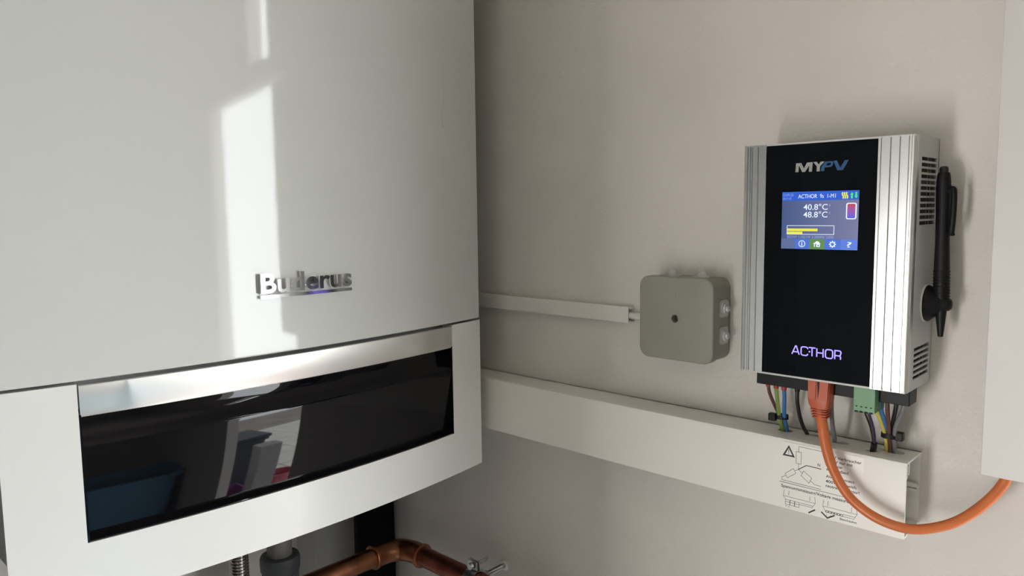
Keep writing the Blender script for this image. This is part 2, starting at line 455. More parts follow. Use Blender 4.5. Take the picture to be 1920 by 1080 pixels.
# housing shell: top, bottom, left, back as one folded sheet
T = .0014
hb = bmesh.new()
bm_box(hb, (DX, DF+.008, DZ), (DX+T, -.0004, dz(210)), .0003)
bm_box(hb, (DX, -.0018, DZ), (DX+.1455, -.0002, dz(210)), .0003)
bm_box(hb, (DX+.0004, DF+.0004, dz(208.6)), (DX+.1451, -.0004, dz(210.2)), .0004)
bm_box(hb, (DX+.0004, DF+.0002, dz(-.4)), (DX+.1446, -.0004, dz(1.4)), .0004)
from_bm('housing', hb, 'anod_paint', dev, 20)
SX1 = DX+.1455
ys = [DF+.0075, -.050, -.007, -.0004]
top_sl = [(137.6+i*4.76, 137.6+i*4.76+3.1) for i in range(12)]
bot_sl = [(8.6+i*4.75, 8.6+i*4.75+3.0) for i in range(6)]
zz = [0]
for a, b in bot_sl+top_sl: zz += [a, b]
zz.append(210)
SL = bot_sl+top_sl
grid_solid('side_panel', ys, [dz(z) for z in zz], lambda u, v: -.050 < u < -.007 and any(a < (v-DZ)*1000 < b for a, b in SL),
           lambda u, v, s: (SX1-T*s, u, v), 'anod_paint', dev)
box('circuit_housing', (DX+.02, DF+.006, dz(3)), (SX1-.009, -.004, dz(206)), 'dark_inside', dev, .001)
for k, y in enumerate((-.024, -.016)):
    box('heat_sink_rib', (SX1-.010, y-.0012, dz(4)), (SX1-.0022, y+.0012, dz(205)), 'w_grey', dev, .0003)
glass = box('glass_front', (DX+.0213, DF+.0004, dz(1.5)), (DX+.1167, DF+.004, dz(208.6)), 'dev_glass', dev, .0004)
glass_h = -.0004
H = lambda k=1: glass_h+.0001*k
# logo
def lg(pts): return [(p[0]/1000, p[1]/1000) for p in pts]
def logo(name, pts, m, holes=()): return poly_prism(name, dpl, lg(pts), glass_h-.0001, H(2), m, glass, [lg(h) for h in holes])
def zl(P): return [(48.2+(a-250)*.03087, 184.1+(505-.04*(a-250)-b)*.0279) for a, b in P]
logo('logo_letter', zl([(250, 505), (265, 225), (415, 215), (495, 385), (580, 205), (740, 195), (725, 490), (635, 492), (645, 300), (530, 495), (445, 498), (350, 290), (340, 500)]), 'logo_grey')
logo('logo_letter', zl([(855, 485), (858, 325), (755, 195), (850, 185), (910, 270), (965, 185), (1070, 180), (950, 325), (945, 480)]), 'logo_grey')
logo('logo_letter', zl([(975, 480), (990, 340), (1095, 185), (1270, 175), (1305, 200), (1300, 290), (1250, 350), (1075, 365), (1065, 475)]), 'logo_blue', [zl([(1115, 305), (1150, 232), (1245, 225), (1238, 280), (1215, 297)])])
logo('logo_letter', zl([(1305, 165), (1405, 155), (1500, 375), (1620, 150), (1720, 145), (1575, 445), (1425, 455)]), 'logo_blue')
# lit name
def arc(cx, cy, r, a0, a1, n=5): return [(cx+r*math.cos(math.radians(a0+(a1-a0)*k/n)), cy+r*math.sin(math.radians(a0+(a1-a0)*k/n))) for k in range(n+1)]
b0, h0 = 21.6, 7.6
tp = b0+h0
def name_lines():
    L = []
    u = 49.3
    L += [[(u, b0), (u+3.1, tp), (u+3.9, tp), (u+6.6, b0)], [(u+1.1, b0+2.3), (u+5.6, b0+2.3)]]
    u = 57.6
    L += [arc(u+4.3, tp-1.7, 1.7, 0, 90)+arc(u+1.7, tp-1.7, 1.7, 90, 180)+arc(u+1.7, b0+1.7, 1.7, 180, 270)+arc(u+4.3, b0+1.7, 1.7, 270, 360)]
    u = 64.5
    L += [[(u, tp), (u+5.9, tp)], [(u+2.9, tp), (u+2.9, b0)]]
    u = 71.6
    L += [[(u, b0), (u, tp)], [(u+5.5, b0), (u+5.5, tp)], [(u, b0+h0/2), (u+5.5, b0+h0/2)]]
    u = 79.2
    o = arc(u+4.3, tp-1.8, 1.8, 0, 90)+arc(u+1.8, tp-1.8, 1.8, 90, 180)+arc(u+1.8, b0+1.8, 1.8, 180, 270)+arc(u+4.3, b0+1.8, 1.8, 270, 360)
    L += [o+[o[0]]]
    u = 87.2
    L += [[(u, b0), (u, tp)]+arc(u+3.6, tp-1.6, 1.6, 90, 0)+arc(u+3.6, b0+4.4, 1.2, 0, -90)+[(u, b0+3.2)], [(u+4.0, b0+3.2), (u+4.9, b0+2.2), (u+4.9, b0)]]
    return [[(a/1000, b/1000) for a, b in l] for l in L]
nm = strokes('lit_name', dpl, name_lines(), .0010, H(2), 'led', glass)
poly_prism('lit_name_dot', dpl, [(a/1000, b/1000) for a, b in circle(65.1, b0+h0*.5, .7, 12)], glass_h-.0001, H(2), 'led', glass)
# screen
SU0, SU1, SV0, SV1 = 36.9, 103.0, 116.6, 167.0
def st(s, t): return ((SU0+(SU1-SU0)*s)/1000, (SV1-(SV1-SV0)*t)/1000)
M['s_body'] = gradient_mat('screen_body', 0, srgb(66, 84, 128), srgb(112, 116, 150), DX+.037, DX+.103)
M['s_tank'] = gradient_mat('screen_tank', 2, srgb(78, 92, 215), srgb(176, 74, 92), dz(143), dz(155))
screen = poly_prism('screen', dpl, [st(0, 1), st(1, 1), st(1, 0), st(0, 0)], glass_h-.0002, H(1), 's_body', dev)
def srect(name, s0, t0, s1, t1, m, k=2, r=0):
    a, b = st(s0, t1); c, d = st(s1, t0)
    pts = rrect(a, b, c, d, r) if r else [(a, b), (c, b), (c, d), (a, d)]
    return poly_prism(name, dpl, pts, H(k-1), H(k), m, screen)
def stext(name, body, s0, t0, s1, t1, m='s_white', bold=0.0, k=3):
    a, b = st(s0, t1); c, d = st(s1, t0)
    return text(name, body, dpl, a, b, c-a, d-b, H(k), m, screen, bold=bold)
srect('title_bar', 0, 0, 1, .155, 's_head')
stext('date_text', '13.09.25', .012, .03, .155, .075, 's_pale')
stext('time_text', '14:11:10', .012, .095, .125, .14, 's_pale')
stext('title_text', 'ACTHOR  9s  1-M1', .22, .048, .71, .117, bold=.0)
for i in range(3):
    s0 = .800+.026*i
    L = [st(s0+.008*math.sin(q*2*math.pi), .135-.105*q) for q in lerp(0, 1, 10)]
    strokes('heat_wave', dpl, [L], .0011, H(3), 's_yel', screen)
for s0, flip in ((.912, 0), (.964, 1)):
    pts = [(-.011, 0), (.011, 0), (.011, .6), (.022, .6), (0, 1), (-.022, .6), (-.011, .6)]
    P = [st(s0+a, (.135-.105*b) if not flip else (.03+.105*b)) for a, b in pts]
    poly_prism('flow_arrow', dpl, P, H(2), H(3), 's_grn', screen)
stext('upper_reading', '40.8°C', .295, .215, .612, .320, bold=.004)
stext('lower_reading', '48.8°C', .295, .345, .612, .450, bold=.004)
stext('sensor_digit', '1', .632, .225, .642, .262, 's_pale'); stext('sensor_digit', '2', .630, .355, .650, .392, 's_pale')
srect('tank_outline', .845, .208, .975, .482, 's_white', 2, .0016)
srect('tank_fill', .860, .224, .960, .466, 's_tank', 3, .0011)
a = [st(.078, .592), st(.700, .592), st(.700, .742), st(.078, .742)]
strokes('bar_outline', dpl, [a+[a[0]]], .00045, H(3), 's_white', screen)
srect('power_bar', .083, .642, .488, .688, 's_yel'); srect('power_bar', .083, .698, .288, .738, 's_yel')
stext('watt_text', '3025W 1:1021W 2:2004W 3:0W', .078, .765, .700, .812, 's_pale')
for i, (s0, s1, c) in enumerate(((0, .19, 's_grey'), (.19, .385, 's_btn'), (.385, .585, 's_green'), (.585, .79, 's_btn'), (.79, 1, 's_btn2'))):
    srect('menu_cell', s0, .822, s1, 1, c)
c = st(.285, .908); L = circle(c[0], c[1], .0027, 24)
strokes('info_ring', dpl, [L+[L[0]]], .00055, H(3), 's_white', screen)
stext('info_letter', 'i', .2785, .870, .2915, .946)
c = st(.485, .908); q = lambda a, b: (c[0]+a/1000, c[1]+b/1000)
poly_prism('house_icon', dpl, [q(-3.4, .1), q(-2.5, .1), q(-2.5, -2.6), q(-1.7, -2.6), q(-1.7, .1), q(-.5, .1), q(-.5, -2.6), q(2.6, -2.6), q(2.6, .1), q(3.4, .1), q(1.9, 1.3), q(1.9, 2.2), q(1.1, 2.2), q(1.1, 1.9), q(0, 2.7)], H(2), H(3), 's_white', screen, [[q(.6, -1.9), q(1.8, -1.9), q(1.8, -.7), q(.6, -.7)]])
c = st(.687, .908); g = []
for k in range(8):
    for da, r in ((-14, 2.1), (-9, 3.0), (9, 3.0), (14, 2.1)):
        a = math.radians(k*45+da); g.append((c[0]+r/1000*math.cos(a), c[1]+r/1000*math.sin(a)))
poly_prism('gear_icon', dpl, g, H(2), H(3), 's_white', screen, [circle(c[0], c[1], .0014, 16)])
stext('help_mark', '?', .870, .862, .928, .955, bold=.006)
# connector strip, terminal block
box('connector_strip', (.7802, -.0495, 1.5505), (.9152, -.0285, DZ-.0003), 'black_plastic', dev, .0008)
tb = bmesh.new(); bm_box(tb, (.8732, -.0590, 1.5420), (.8910, -.0330, 1.5655), .0006)
term = from_bm('terminal_plug', tb, 'term_green', dev, 20)
for i in range(4):
    xx = .8760+i*.0040
    box('clamp_hole', (xx-.0008, -.0592, 1.5460), (xx+.0008, -.0580, 1.5470), 'dark_inside', term, .0001)
    box('clamp_hole', (xx-.0012, -.0592, 1.5412), (xx+.0012, -.0520, 1.5428), 'dark_inside', term, .0002)
    box('plug_rib', (xx-.0019, -.0590, 1.5408), (xx-.0014, -.0500, 1.5425), 'term_green', term, .0001)

# ------------------------------------------------------------------ pen and its holder
hold = thing('pen_holder', 'black cone shaped pen holder with white pad stuck on the side of the controller', 'pen holder')
hc = Vector((SX1, -.024, 1.6360))
lathe('adhesive_pad', hc+Vector((.0001, 0, 0)), (1, 0, 0), [(0, .0158), (.0012, .0160), (.0014, .0155)], 'pvc', hold, 32)
cone = lathe('cone', hc+Vector((.0015, 0, 0)), (1, 0, 0), [(0, .0150), (.0008, .0154), (.0022, .0150), (.0080, .0100), (.0110, .0074), (.0135, .0062), (.0165, .0055), (.0185, .0038), (.0192, .0012)], 'black_plastic', hold, 32)
pen = thing('ballpoint_pen', 'black push-button ballpoint pen clipped upright in the holder beside the controller', 'pen')
pa, pb = Vector((.9300, -.0245, 1.6082)), Vector((.9268, -.0235, 1.7505))
ax = (pb-pa).normalized(); Lp = (pb-pa).length
lathe('tip', pa, ax, [(0, .0009), (.0006, .0021), (.018, .0040), (.0285, .0050)], 'black_plastic', pen, 20)
lathe('barrel', pa+ax*.0285, ax, [(0, .0052), (.010, .0062), (.030, .0060), (.050, .0054), (.075, .0053), (.094, .0057), (.0985, .0056)], 'black_plastic', pen, 20)
for i in range(9):
    lathe('grip_ring', pa+ax*(.0335+i*.0026), ax, [(0, .0060), (.0005, .0065), (.0013, .0065), (.0018, .0060)], 'black_plastic', pen, 20)
lathe('collar', pa+ax*.1270, ax, [(0, .0053), (.0012, .0055), (.0075, .0050), (.0100, .0044)], 'black_plastic', pen, 20)
lathe('push_button', pa+ax*.1370, ax, [(0, .0034), (Lp-.1370-.0018, .0034), (Lp-.1370-.0005, .0026), (Lp-.1370, .0012)], 'w_black', pen, 20)
cd = Vector((.72, -.35, 0)).normalized()
cl = [pa+ax*.1215+cd*.0045, pa+ax*.1235+cd*.0085, pa+ax*.1180+cd*.0098, pa+ax*.1000+cd*.0092, pa+ax*.0880+cd*.0080, pa+ax*.0850+cd*.0078]
bm = bmesh.new(); sweep(bm, spline(cl, 6), [.0024]*24+[.0025, .0027, .0029, .0030, .0029, .0025, .0016], 12)
from_bm('clip', bm, 'black_plastic', pen, 50)

# ------------------------------------------------------------------ junction box
JX, JZ, JS, JD = .6385, 1.5583, .0888, .0381
jb = thing('junction_box', 'square grey junction box with rounded corners on the wall left of the controller', 'junction box')
jpl = Plane((JX, 0, JZ), (1, 0, 0), (0, 0, 1))
def rbox(name, r0, r1, ins, bev, m, parent, hole=None):
    """rounded square block with its front edge rounded over; outward = -Y"""
    loops = []
    for inset, d in [(ins, r0), (ins, r1-bev)]+[(ins+bev*(1-math.cos(a)), r1-bev+bev*math.sin(a)) for a in lerp(0, math.pi/2, 4)[1:]]:
        loops.append((rrect(inset, inset, JS-inset, JS-inset, .0115-inset*.5, 8), d))
    bm = bmesh.new(); R = [[bm.verts.new(jpl.at(x, y, d)) for x, y in l] for l, d in loops]; k = len(R[0])
    for a, b in zip(R, R[1:]):
        for i in range(k): bm.faces.new((a[i], a[(i+1) % k], b[(i+1) % k], b[i]))
    if hole:
        es = [bm.edges.get((R[-1][i], R[-1][(i+1) % k])) for i in range(k)]
        hv = [bm.verts.new(jpl.at(x, y, r1)) for x, y in hole]; n = len(hv)
        es += [bm.edges.new((hv[i], hv[(i+1) % n])) for i in range(n)]
        bmesh.ops.triangle_fill(bm, edges=es, use_beauty=True, normal=jpl.n)
        h2 = [bm.verts.new(jpl.at(x, y, r1-.009)) for x, y in hole]
        for i in range(n): bm.faces.new((hv[i], hv[(i+1) % n], h2[(i+1) % n], h2[i]))
        bm.faces.new(h2)
    else:
        bm.faces.new(R[-1])
    bm.faces.new(R[0][::-1])
    return from_bm(name, bm, m, parent, 30)
rbox('box_body', 0.0003, .0255, .0010, .0006, 'jbox', jb)
lid = rbox('lid', .0252, JD, 0, .0016, 'jbox', jb, circle(.0445, .0447, .0042, 24))
ring = circle(.0445, .0447, .0058, 28)
poly_prism('screw_rim', jpl, ring, JD-.0002, JD+.0003, 'jbox', lid, [circle(.0445, .0447, .0043, 28)])
lathe('screw', jpl.at(.0445, .0447, JD-.0085), (0, -1, 0), [(0, .0030), (.0015, .0030), (.0020, .0022)], 'zinc', lid, 16)
e = circle(.0445, .0700, .0052, 28)
strokes('embossed_ring', jpl, [e+[e[0]]], .0005, JD+.00015, 'jbox', lid, .0004)
strokes('embossed_mark', jpl, [[(.0425, .0722), (.0465, .0722)], [(.0445, .0722), (.0445, .0678)]], .0006, JD+.00015, 'jbox', lid, .0004)
poly_prism('embossed_dot', jpl, circle(.0440, .0256, .0013, 14), JD-.0002, JD+.0003, 'jbox', lid)
for i, w in enumerate((3, 2.2, 2.6, 1.6, 2.4, 1.4)):
    xx = .034+i*.0075
    strokes('embossed_line', jpl, [[(xx, .0152), (xx+w/1000, .0152)], [(xx, .0168), (xx+w/1000*.7, .0168)]], .0005, JD+.00012, 'jbox', lid, .0003)
def grommet(base, out, side):
    """square membrane entry with stepped nipple; out = outward, side = along the box edge"""
    out = Vector(out); side = Vector(side); pl = Plane(Vector(base), side, out.cross(side)); pl.n = out
    g = poly_prism('cable_grommet', pl, [(a, b) for a, b in rrect(-.0090, -.0095, .0090, .0095, .004, 4)], -.001, .0010, 'grommet', jb)
    lathe('nipple', Vector(base), out, [(.0008, .0078), (.0022, .0072), (.0024, .0056), (.0042, .0050), (.0044, .0036), (.0062, .0030), (.0070, .0016)], 'grommet', g, 20)
for zz_ in (.0567, .0285): grommet((JX+JS-.001, -.0150, JZ+zz_), (1, 0, 0), (0, 0, 1))
for xx_ in (.0270, .0640): grommet((JX+xx_, -.0145, JZ+JS-.001), (0, 0, 1), (1, 0, 0))

# ------------------------------------------------------------------ cable ducts
TX, TZ0, TZ1, TD = .914, 1.4332, 1.4996, .045
td = thing('cable_duct', 'wide white plastic cable duct running along the wall below the controller', 'cable duct')
thick_strip('duct_back', [(-.0380, TZ0+.0010), (-.0010, TZ0+.0010), (-.0010, TZ1-.0012), (-.0022, TZ1-.0012)], .0018, .18, TX-.0005, 'pvc', td)
thick_strip('duct_cover', [(-.0362, TZ0+.0075), (-.0362, TZ0+.0012), (-.0380, TZ0+.0002), (-.0441, TZ0+.0002), (-.0441, TZ1-.0030), (-.0432, TZ1-.0008), (-.0385, TZ1-.0002), (-.0372, TZ1-.0016)], .0017, .18, TX, 'pvc', td)
thick_strip('hook_lip', [(-.0372, TZ1-.0012), (-.0366, TZ1-.0060), (-.0376, TZ1-.0105), (-.0392, TZ1-.0112)], .0014, .181, TX, 'pvc', td)
thick_strip('hook_lip', [(-.0424, TZ1-.0140), (-.0424, TZ1-.0065), (-.0408, TZ1-.0038), (-.0396, TZ1-.0060)], .0013, .181, TX, 'pvc', td)
thick_strip('duct_rail', [(-.0015, TZ0+.0345), (-.0080, TZ0+.0345), (-.0080, TZ0+.0385)], .0014, .181, TX-.001, 'pvc', td)
thick_strip('duct_rail', [(-.0080, TZ0+.0345), (-.0080, TZ0+.0305)], .0014, .181, TX-.001, 'pvc', td)
tpl = Plane((0, 0, TZ1-.0009), (1, 0, 0), (0, 1, 0))
HOLES = [(.7950, -.0155, .0070, .0055), (.8222, -.0125, .0070, .0036), (.8505, -.0195, .0075, .0045), (.8788, -.0260, .0052, .0046), (.8950, -.0155, .0088, .0062)]
def blob(cx, cy, rx, ry, n=22):
    ph = random.random()*6
    return [(cx+rx*(1+.07*math.sin(3*a+ph))*math.cos(a), cy+ry*(1+.07*math.sin(2*a+ph))*math.sin(a)) for a in lerp(0, 2*math.pi, n)[:-1]]
poly_prism('duct_top', tpl, [(.18, -.0378), (TX-.0003, -.0378), (TX-.0003, -.00001), (.18, -.00001)], -.0008, .0006, 'pvc', td, [blob(*h) for h in HOLES])

sd = thing('cable_duct', 'narrow white plastic mini duct leading to the grey junction box', 'cable duct')
UZ0, UZ1, UX, UD = 1.5880, 1.6062, .6040, .0095
thick_strip('duct_cover', [(-.0045, UZ0+.0005), (-UD+.0006, UZ0+.0005), (-UD+.0006, UZ1-.0006), (-.0045, UZ1-.0006)], .0011, .02, UX, 'pvc2', sd)
thick_strip('duct_base', [(-.0075, UZ0+.0022), (-.0058, UZ0+.0014), (-.0006, UZ0+.0014), (-.0006, UZ1-.0016), (-.0058, UZ1-.0016), (-.0075, UZ1-.0024)], .0009, .02, UX+.0022, 'pvc2', sd)
c = tube('feed_cable', spline([(.570, -.0046, 1.5962), (.605, -.0047, 1.5962), (.622, -.0075, 1.5968), (.640, -.011, 1.5975)], 8), .0040, 'pvc2', None, 16)
tag(c, 'short light grey cable between the mini duct and junction box', 'cable')

# ------------------------------------------------------------------ warning sticker on the duct
LX = TX
lpl = Plane((LX, -.04505, TZ0), (1, 0, 0), (0, 0, 1))
lab = poly_prism('warning_label', lpl, lg([(-108.5, .2), (-34.5, .2), (-34.5, 64.2), (-108.8, 64.2), (-110.8, 62.5), (-110.8, .2)]), -.0002, .0001, 'sticker')
tag(lab, 'printed wiring warning sticker with circuit diagram on the front of the wide duct', 'sticker')
def ls(name, lines, w): return strokes(name, lpl, [lg(l) for l in lines], w/1000, .00016, 'ink', lab, 0)
def cl_(l): return l+[l[0]]
tri = [(-102.3, 60.2), (-107.0, 51.5), (-97.5, 51.5)]
ls('warning_triangle', [cl_(tri)], 1.5)
ls('exclamation_mark', [[(-102.3, 57.6), (-102.3, 54.3)], [(-102.3, 53.7), (-102.3, 53.1)]], .6)
ls('circuit_line', [cl_([(-95.1, 57), (-90.4, 57), (-90.4, 45.7), (-95.1, 45.7)]), [(-92.7, 57), (-92.7, 62.2), (-68, 62.0)], [(-92.7, 45.7), (-92.7, 40.2)],
    cl_([(-105.3, 33.4), (-97.4, 40.0), (-95.0, 35.8), (-103.0, 29.6)]), [(-92.7, 40.2), (-96.0, 38.1)], [(-104.4, 32.0), (-108.3, 29.3), (-108.1, 26.6), (-71.3, 26.2)],
    cl_([(-87.8, 39.9), (-80.1, 34.7), (-82.4, 29.4), (-89.9, 34.8)]), [(-92.7, 40.2), (-89.0, 37.5)], [(-81.2, 32.0), (-77.2, 29.2), (-71.4, 29.0)], [(-110.6, 24.6), (-40, 24.3)], [(-110.6, 24.7), (-72, 24.4)]], .38)
ls('neutral_line', [[(-92.7, 40.2), (-85.3, 45.7), (-71.6, 45.3)]], .75)
def lt(name, body, x, y, w, h, bold=.015): return text(name, body, lpl, x/1000, y/1000, w/1000, h/1000, .00016, 'ink', lab, bold=bold)
lt('neutral_letter', 'N', -75.0, 47.3, 2.3, 2.8)
for body, x0, x1, yb, h in (('400V Verbraucher', -67, -36.6, 57.6, 2.7), ('immer nur mit', -67, -44, 53.7, 2.7), ('Neutralleiter', -67, -52.6, 49.6, 2.7), ('anschließen!', -67, -47.4, 45.5, 2.7),
                            ('Always connect', -67.1, -42, 37.9, 3.4), ('400V load with', -67.3, -40.4, 34.0, 2.7), ('neutral conductor!', -67.2, -37.5, 29.8, 2.7)):
    lt('label_text', body, x0, yb, x1-x0, h)
lt('measurement_text', 'Spannungsmessung/Voltage measurement', -108.8, 18.6, 71.5, 4.0)
ls('device_sketch', [[(-105.7, 17.6), (-106.5, 11.4), (-76.1, 11.4), (-76.7, 17.6)], [(-106.5, 11.4), (-104.1, 8.3)], [(-79, 6.6), (-76.1, 11.4)], [(-101.1, 17.4), (-101.4, 12.8)], [(-81.2, 17), (-81.1, 12.7)], [(-91, 6.6), (-79, 6.6)], [(-90, 8.4), (-78.2, 8.2)],
    [(-68.5, 17.2), (-69.2, 11.1), (-38.8, 11.1), (-39.4, 16.8)], [(-69.2, 11.1), (-66.5, 6.3)], [(-41.5, 6.1), (-38.8, 11.1)], [(-64.4, 17), (-64.7, 12)], [(-43.6, 16.6), (-43.6, 12)], [(-51, 6.1), (-41.5, 6.1)], [(-51, 8), (-41, 8)]], .34)
ls('terminal_sketch', [cl_([(-104.3+i*4.5, 8.2), (-100.1+i*4.5, 8.2), (-100.1+i*4.5, 3.5), (-104.3+i*4.5, 3.5)]) for i in range(3)]+[[(-104.3+i*4.5, 6.2), (-100.1+i*4.5, 6.2)] for i in range(3)], .35)
ls('terminal_sketch', [cl_([(-66.2+i*2.6, 7.5), (-64.2+i*2.6, 7.5), (-64.2+i*2.6, 6.0), (-66.2+i*2.6, 6.0)]) for i in range(6)], .5)
for pk in ([(-104.3, 1.2), (-103.6, 2.6), (-102.9, 1.2)], [(-101.6, 1), (-100.9, 2.4), (-100.2, 1)], [(-66, 2.2), (-65.4, 4.6), (-64.8, 2.2)], [(-62.8, 2.2), (-62.2, 4.6), (-61.6, 2.2)]):
    ls('probe_sketch', [pk], .25)
ls('tick_mark', [[(-82.1, .9), (-76.1, 5.4)], [(-70.4, 5.2), (-64.8, .7), (-58.2, 4.9)]], 1.3)
lt('damage_text', 'Beschädigt', -53.5, 1.6, 14.6, 2.6)

# ------------------------------------------------------------------ wires between controller and duct
def wire_obj(name, pts, r, m, label, cat='wire', stripe=None, ferrule=None):
    o = tube(name, spline(pts, 8), r, m, None, 14, stripe)
    tag(o, label, cat)
    if ferrule:
        p = Vector(pts[0])
        lathe('ferrule', p+Vector((0, 0, -.0002)), (0, 0, 1), [(-.0022, r*1.15), (-.0018, r*1.3), (.0022, r*1.4)], ferrule, o, 14)
    return o
half = lambda k: 1 if k in (3, 4, 5, 6, 7, 8) else 0
third = lambda k: 1 if k in (7, 8, 9, 10, 11) else 0
GR = 'supply wires on the left of the connector strip'
wire_obj('power_wire', [(.7885, -.042, 1.5495), (.7895, -.040, 1.540), (.7915, -.030, 1.524), (.7950, -.023, 1.512), (.7955, -.0135, 1.499), (.796, -.0130, 1.480)], .0016, 'w_brown', 'brown wire with red ferrule beside the green-yellow wire', ferrule='w_red')
wire_obj('earth_wire', [(.7965, -.042, 1.5490), (.7968, -.040, 1.538), (.7960, -.034, 1.522), (.7948, -.027, 1.512), (.7935, -.019, 1.499), (.794, -.018, 1.480)], .0019, ['w_green', 'w_yellow'], 'green-yellow earth wire with red ferrule between brown and blue wires', stripe=third, ferrule='w_red')
wire_obj('neutral_wire', [(.8042, -.042, 1.5485), (.8040, -.040, 1.538), (.8015, -.034, 1.522), (.7995, -.027, 1.512), (.7980, -.018, 1.499), (.798, -.017, 1.480)], .0019, 'w_blue', 'blue wire with red ferrule left of the single black wire', ferrule='w_red')
wire_obj('control_wire', [(.8170, -.042, 1.5490), (.8168, -.041, 1.538), (.8160, -.034, 1.524), (.8160, -.024, 1.509), (.8165, -.0145, 1.499), (.8175, -.013, 1.485)], .0018, 'w_black', 'single black wire bending into the duct left of the orange plug', ferrule='w_black')
wire_obj('signal_wire', [(.8475, -.040, 1.5520), (.8476, -.039, 1.535), (.8470, -.034, 1.520), (.8462, -.027, 1.508), (.8452, -.0215, 1.498), (.845, -.020, 1.480)], .0020, 'w_grey', 'grey wire dropping into the duct behind the orange cable')
S = 'sensor wires from the green terminal'
wire_obj('sensor_wire', [(.8790, -.050, 1.5435), (.8800, -.048, 1.538), (.8822, -.040, 1.524), (.8820, -.031, 1.508), (.8800, -.0262, 1.499), (.880, -.026, 1.485)], .00085, 'w_black', 'thin black wire from the green terminal plug')
wire_obj('sensor_wire', [(.8815, -.050, 1.5435), (.8825, -.048, 1.538), (.8836, -.040, 1.524), (.8828, -.031, 1.508), (.8806, -.0264, 1.499), (.881, -.026, 1.485)], .00085, 'w_brown', 'thin dark red wire from the green terminal plug')
wire_obj('sensor_wire', [(.8838, -.050, 1.5435), (.8836, -.048, 1.538), (.8848, -.040, 1.524), (.8836, -.031, 1.508), (.8812, -.0264, 1.499), (.882, -.026, 1.485)], .00095, 'w_navy', 'thin navy blue wire from the green terminal plug')
wire_obj('heat_shrink_sleeve', [(.8831, -.0318, 1.5085), (.8822, -.0295, 1.505), (.8806, -.0265, 1.4985), (.880, -.026, 1.488)], .0026, 'w_black', 'black heat-shrink sleeve where the thin wires enter the duct', 'sleeve')
L0 = 1.4785
wire_obj('earth_wire', [(.8868, -.042, 1.5510), (.8872, -.041, 1.541), (.8898, -.033, 1.526), (.8908, -.026, 1.514), (.8900, -.0190, 1.500), (.890, -.018, L0)], .0018, ['w_green', 'w_yellow'], 'green-yellow earth wire in the bundle right of the green terminal', stripe=lambda k: 0 if half(k) else 1)
wire_obj('neutral_wire', [(.8895, -.041, 1.5510), (.8905, -.040, 1.542), (.8925, -.032, 1.526), (.8922, -.022, 1.514), (.891, -.014, 1.500), (.891, -.013, L0)], .0018, 'w_blue', 'blue wire in the bundle right of the green terminal')
wire_obj('power_wire', [(.8958, -.042, 1.5510), (.8957, -.040, 1.540), (.8950, -.033, 1.526), (.8943, -.027, 1.514), (.8928, -.0190, 1.500), (.893, -.018, L0)], .0018, 'w_brown', 'brown wire in the middle of the bundle right of the green terminal')
wire_obj('power_wire', [(.9030, -.041, 1.5510), (.9015, -.039, 1.542), (.8975, -.031, 1.528), (.8960, -.023, 1.514), (.895, -.0145, 1.500), (.895, -.0135, L0)], .0018, 'w_black', 'black wire in the bundle between the brown and grey wires')
wire_obj('power_wire', [(.9095, -.042, 1.5510), (.9075, -.041, 1.543), (.9015, -.034, 1.530), (.8980, -.027, 1.515), (.8962, -.0180, 1.500), (.896, -.017, L0)], .0018, 'w_grey', 'grey wire at the outer right of the bundle')

def zip_tie(label, loop, head, hs, w):
    r = thing('cable_tie', label, 'cable tie')
    P = spline(loop+[loop[0]], 6); V = []; Fc = []; n = len(P)
    cen = sum(P, Vector())/n
    for p in P:
        o = (p-cen); o.z = 0; o = o.normalized()*.0009
        V += [p+Vector((0, 0, w/2)), p+o+Vector((0, 0, w/2)), p+o-Vector((0, 0, w/2)), p-Vector((0, 0, w/2))]
    for i in range(n-1):
        for k in range(4): Fc.append((i*4+k, i*4+(k+1) % 4, i*4+4+(k+1) % 4, i*4+4+k))
    mesh('strap', V, Fc, 'black_plastic', r, 40)
    h = Vector(head)
    box('lock_head', h-Vector(hs)/2, h+Vector(hs)/2, 'black_plastic', r, .0009)
    return r
zip_tie('black cable tie around the brown, green-yellow and blue wires', [(.7922, -.0310, 1.5165), (.7955, -.0330, 1.5165), (.7995, -.0325, 1.5165), (.8025, -.0295, 1.5165), (.8010, -.0260, 1.5165), (.7960, -.0255, 1.5165), (.7920, -.0275, 1.5165)], (.7893, -.0320, 1.5155), (.0072, .0060, .0074), .0042)
zip_tie('black cable tie around the wire bundle right of the green terminal', [(.8882, -.0280, 1.5165), (.8915, -.0308, 1.5165), (.8955, -.0310, 1.5165), (.8995, -.0285, 1.5165), (.8995, -.0240, 1.5165), (.8955, -.0190, 1.5165), (.8905, -.0195, 1.5165), (.8880, -.0240, 1.5165)], (.9022, -.0265, 1.5172), (.0066, .0066, .0076), .0042)

# ------------------------------------------------------------------ orange network cable
net = thing('network_cable', 'thick orange network cable looping from the controller to the white casing', 'cable')
path = spline([(.8440, -.0545, 1.5360), (.8450, -.0555, 1.5300), (.8476, -.058, 1.5210), (.8527, -.0605, 1.5025), (.8602, -.0625, 1.4852), (.8712, -.0640, 1.4696), (.8836, -.0650, 1.4600), (.9001, -.0640, 1.4526), (.9200, -.0600, 1.4493), (.9379, -.0520, 1.4524), (.9554, -.0450, 1.4620), (.9720, -.0370, 1.4795), (.9832, -.0310, 1.4993), (.9880, -.0280, 1.5250)], 8)
tube('sheath', path, [.0046]*30+[.0042]*(len(path)-30), 'orange', net, 18)
bm = bmesh.new()
secs = [(1.5660, .8340, .8532, -.0610, -.0460), (1.5470, .8338, .8530, -.0612, -.0460), (1.5420, .8348, .8524, -.0610, -.0465), (1.5385, .8365, .8512, -.0605, -.0472)]
rings = []
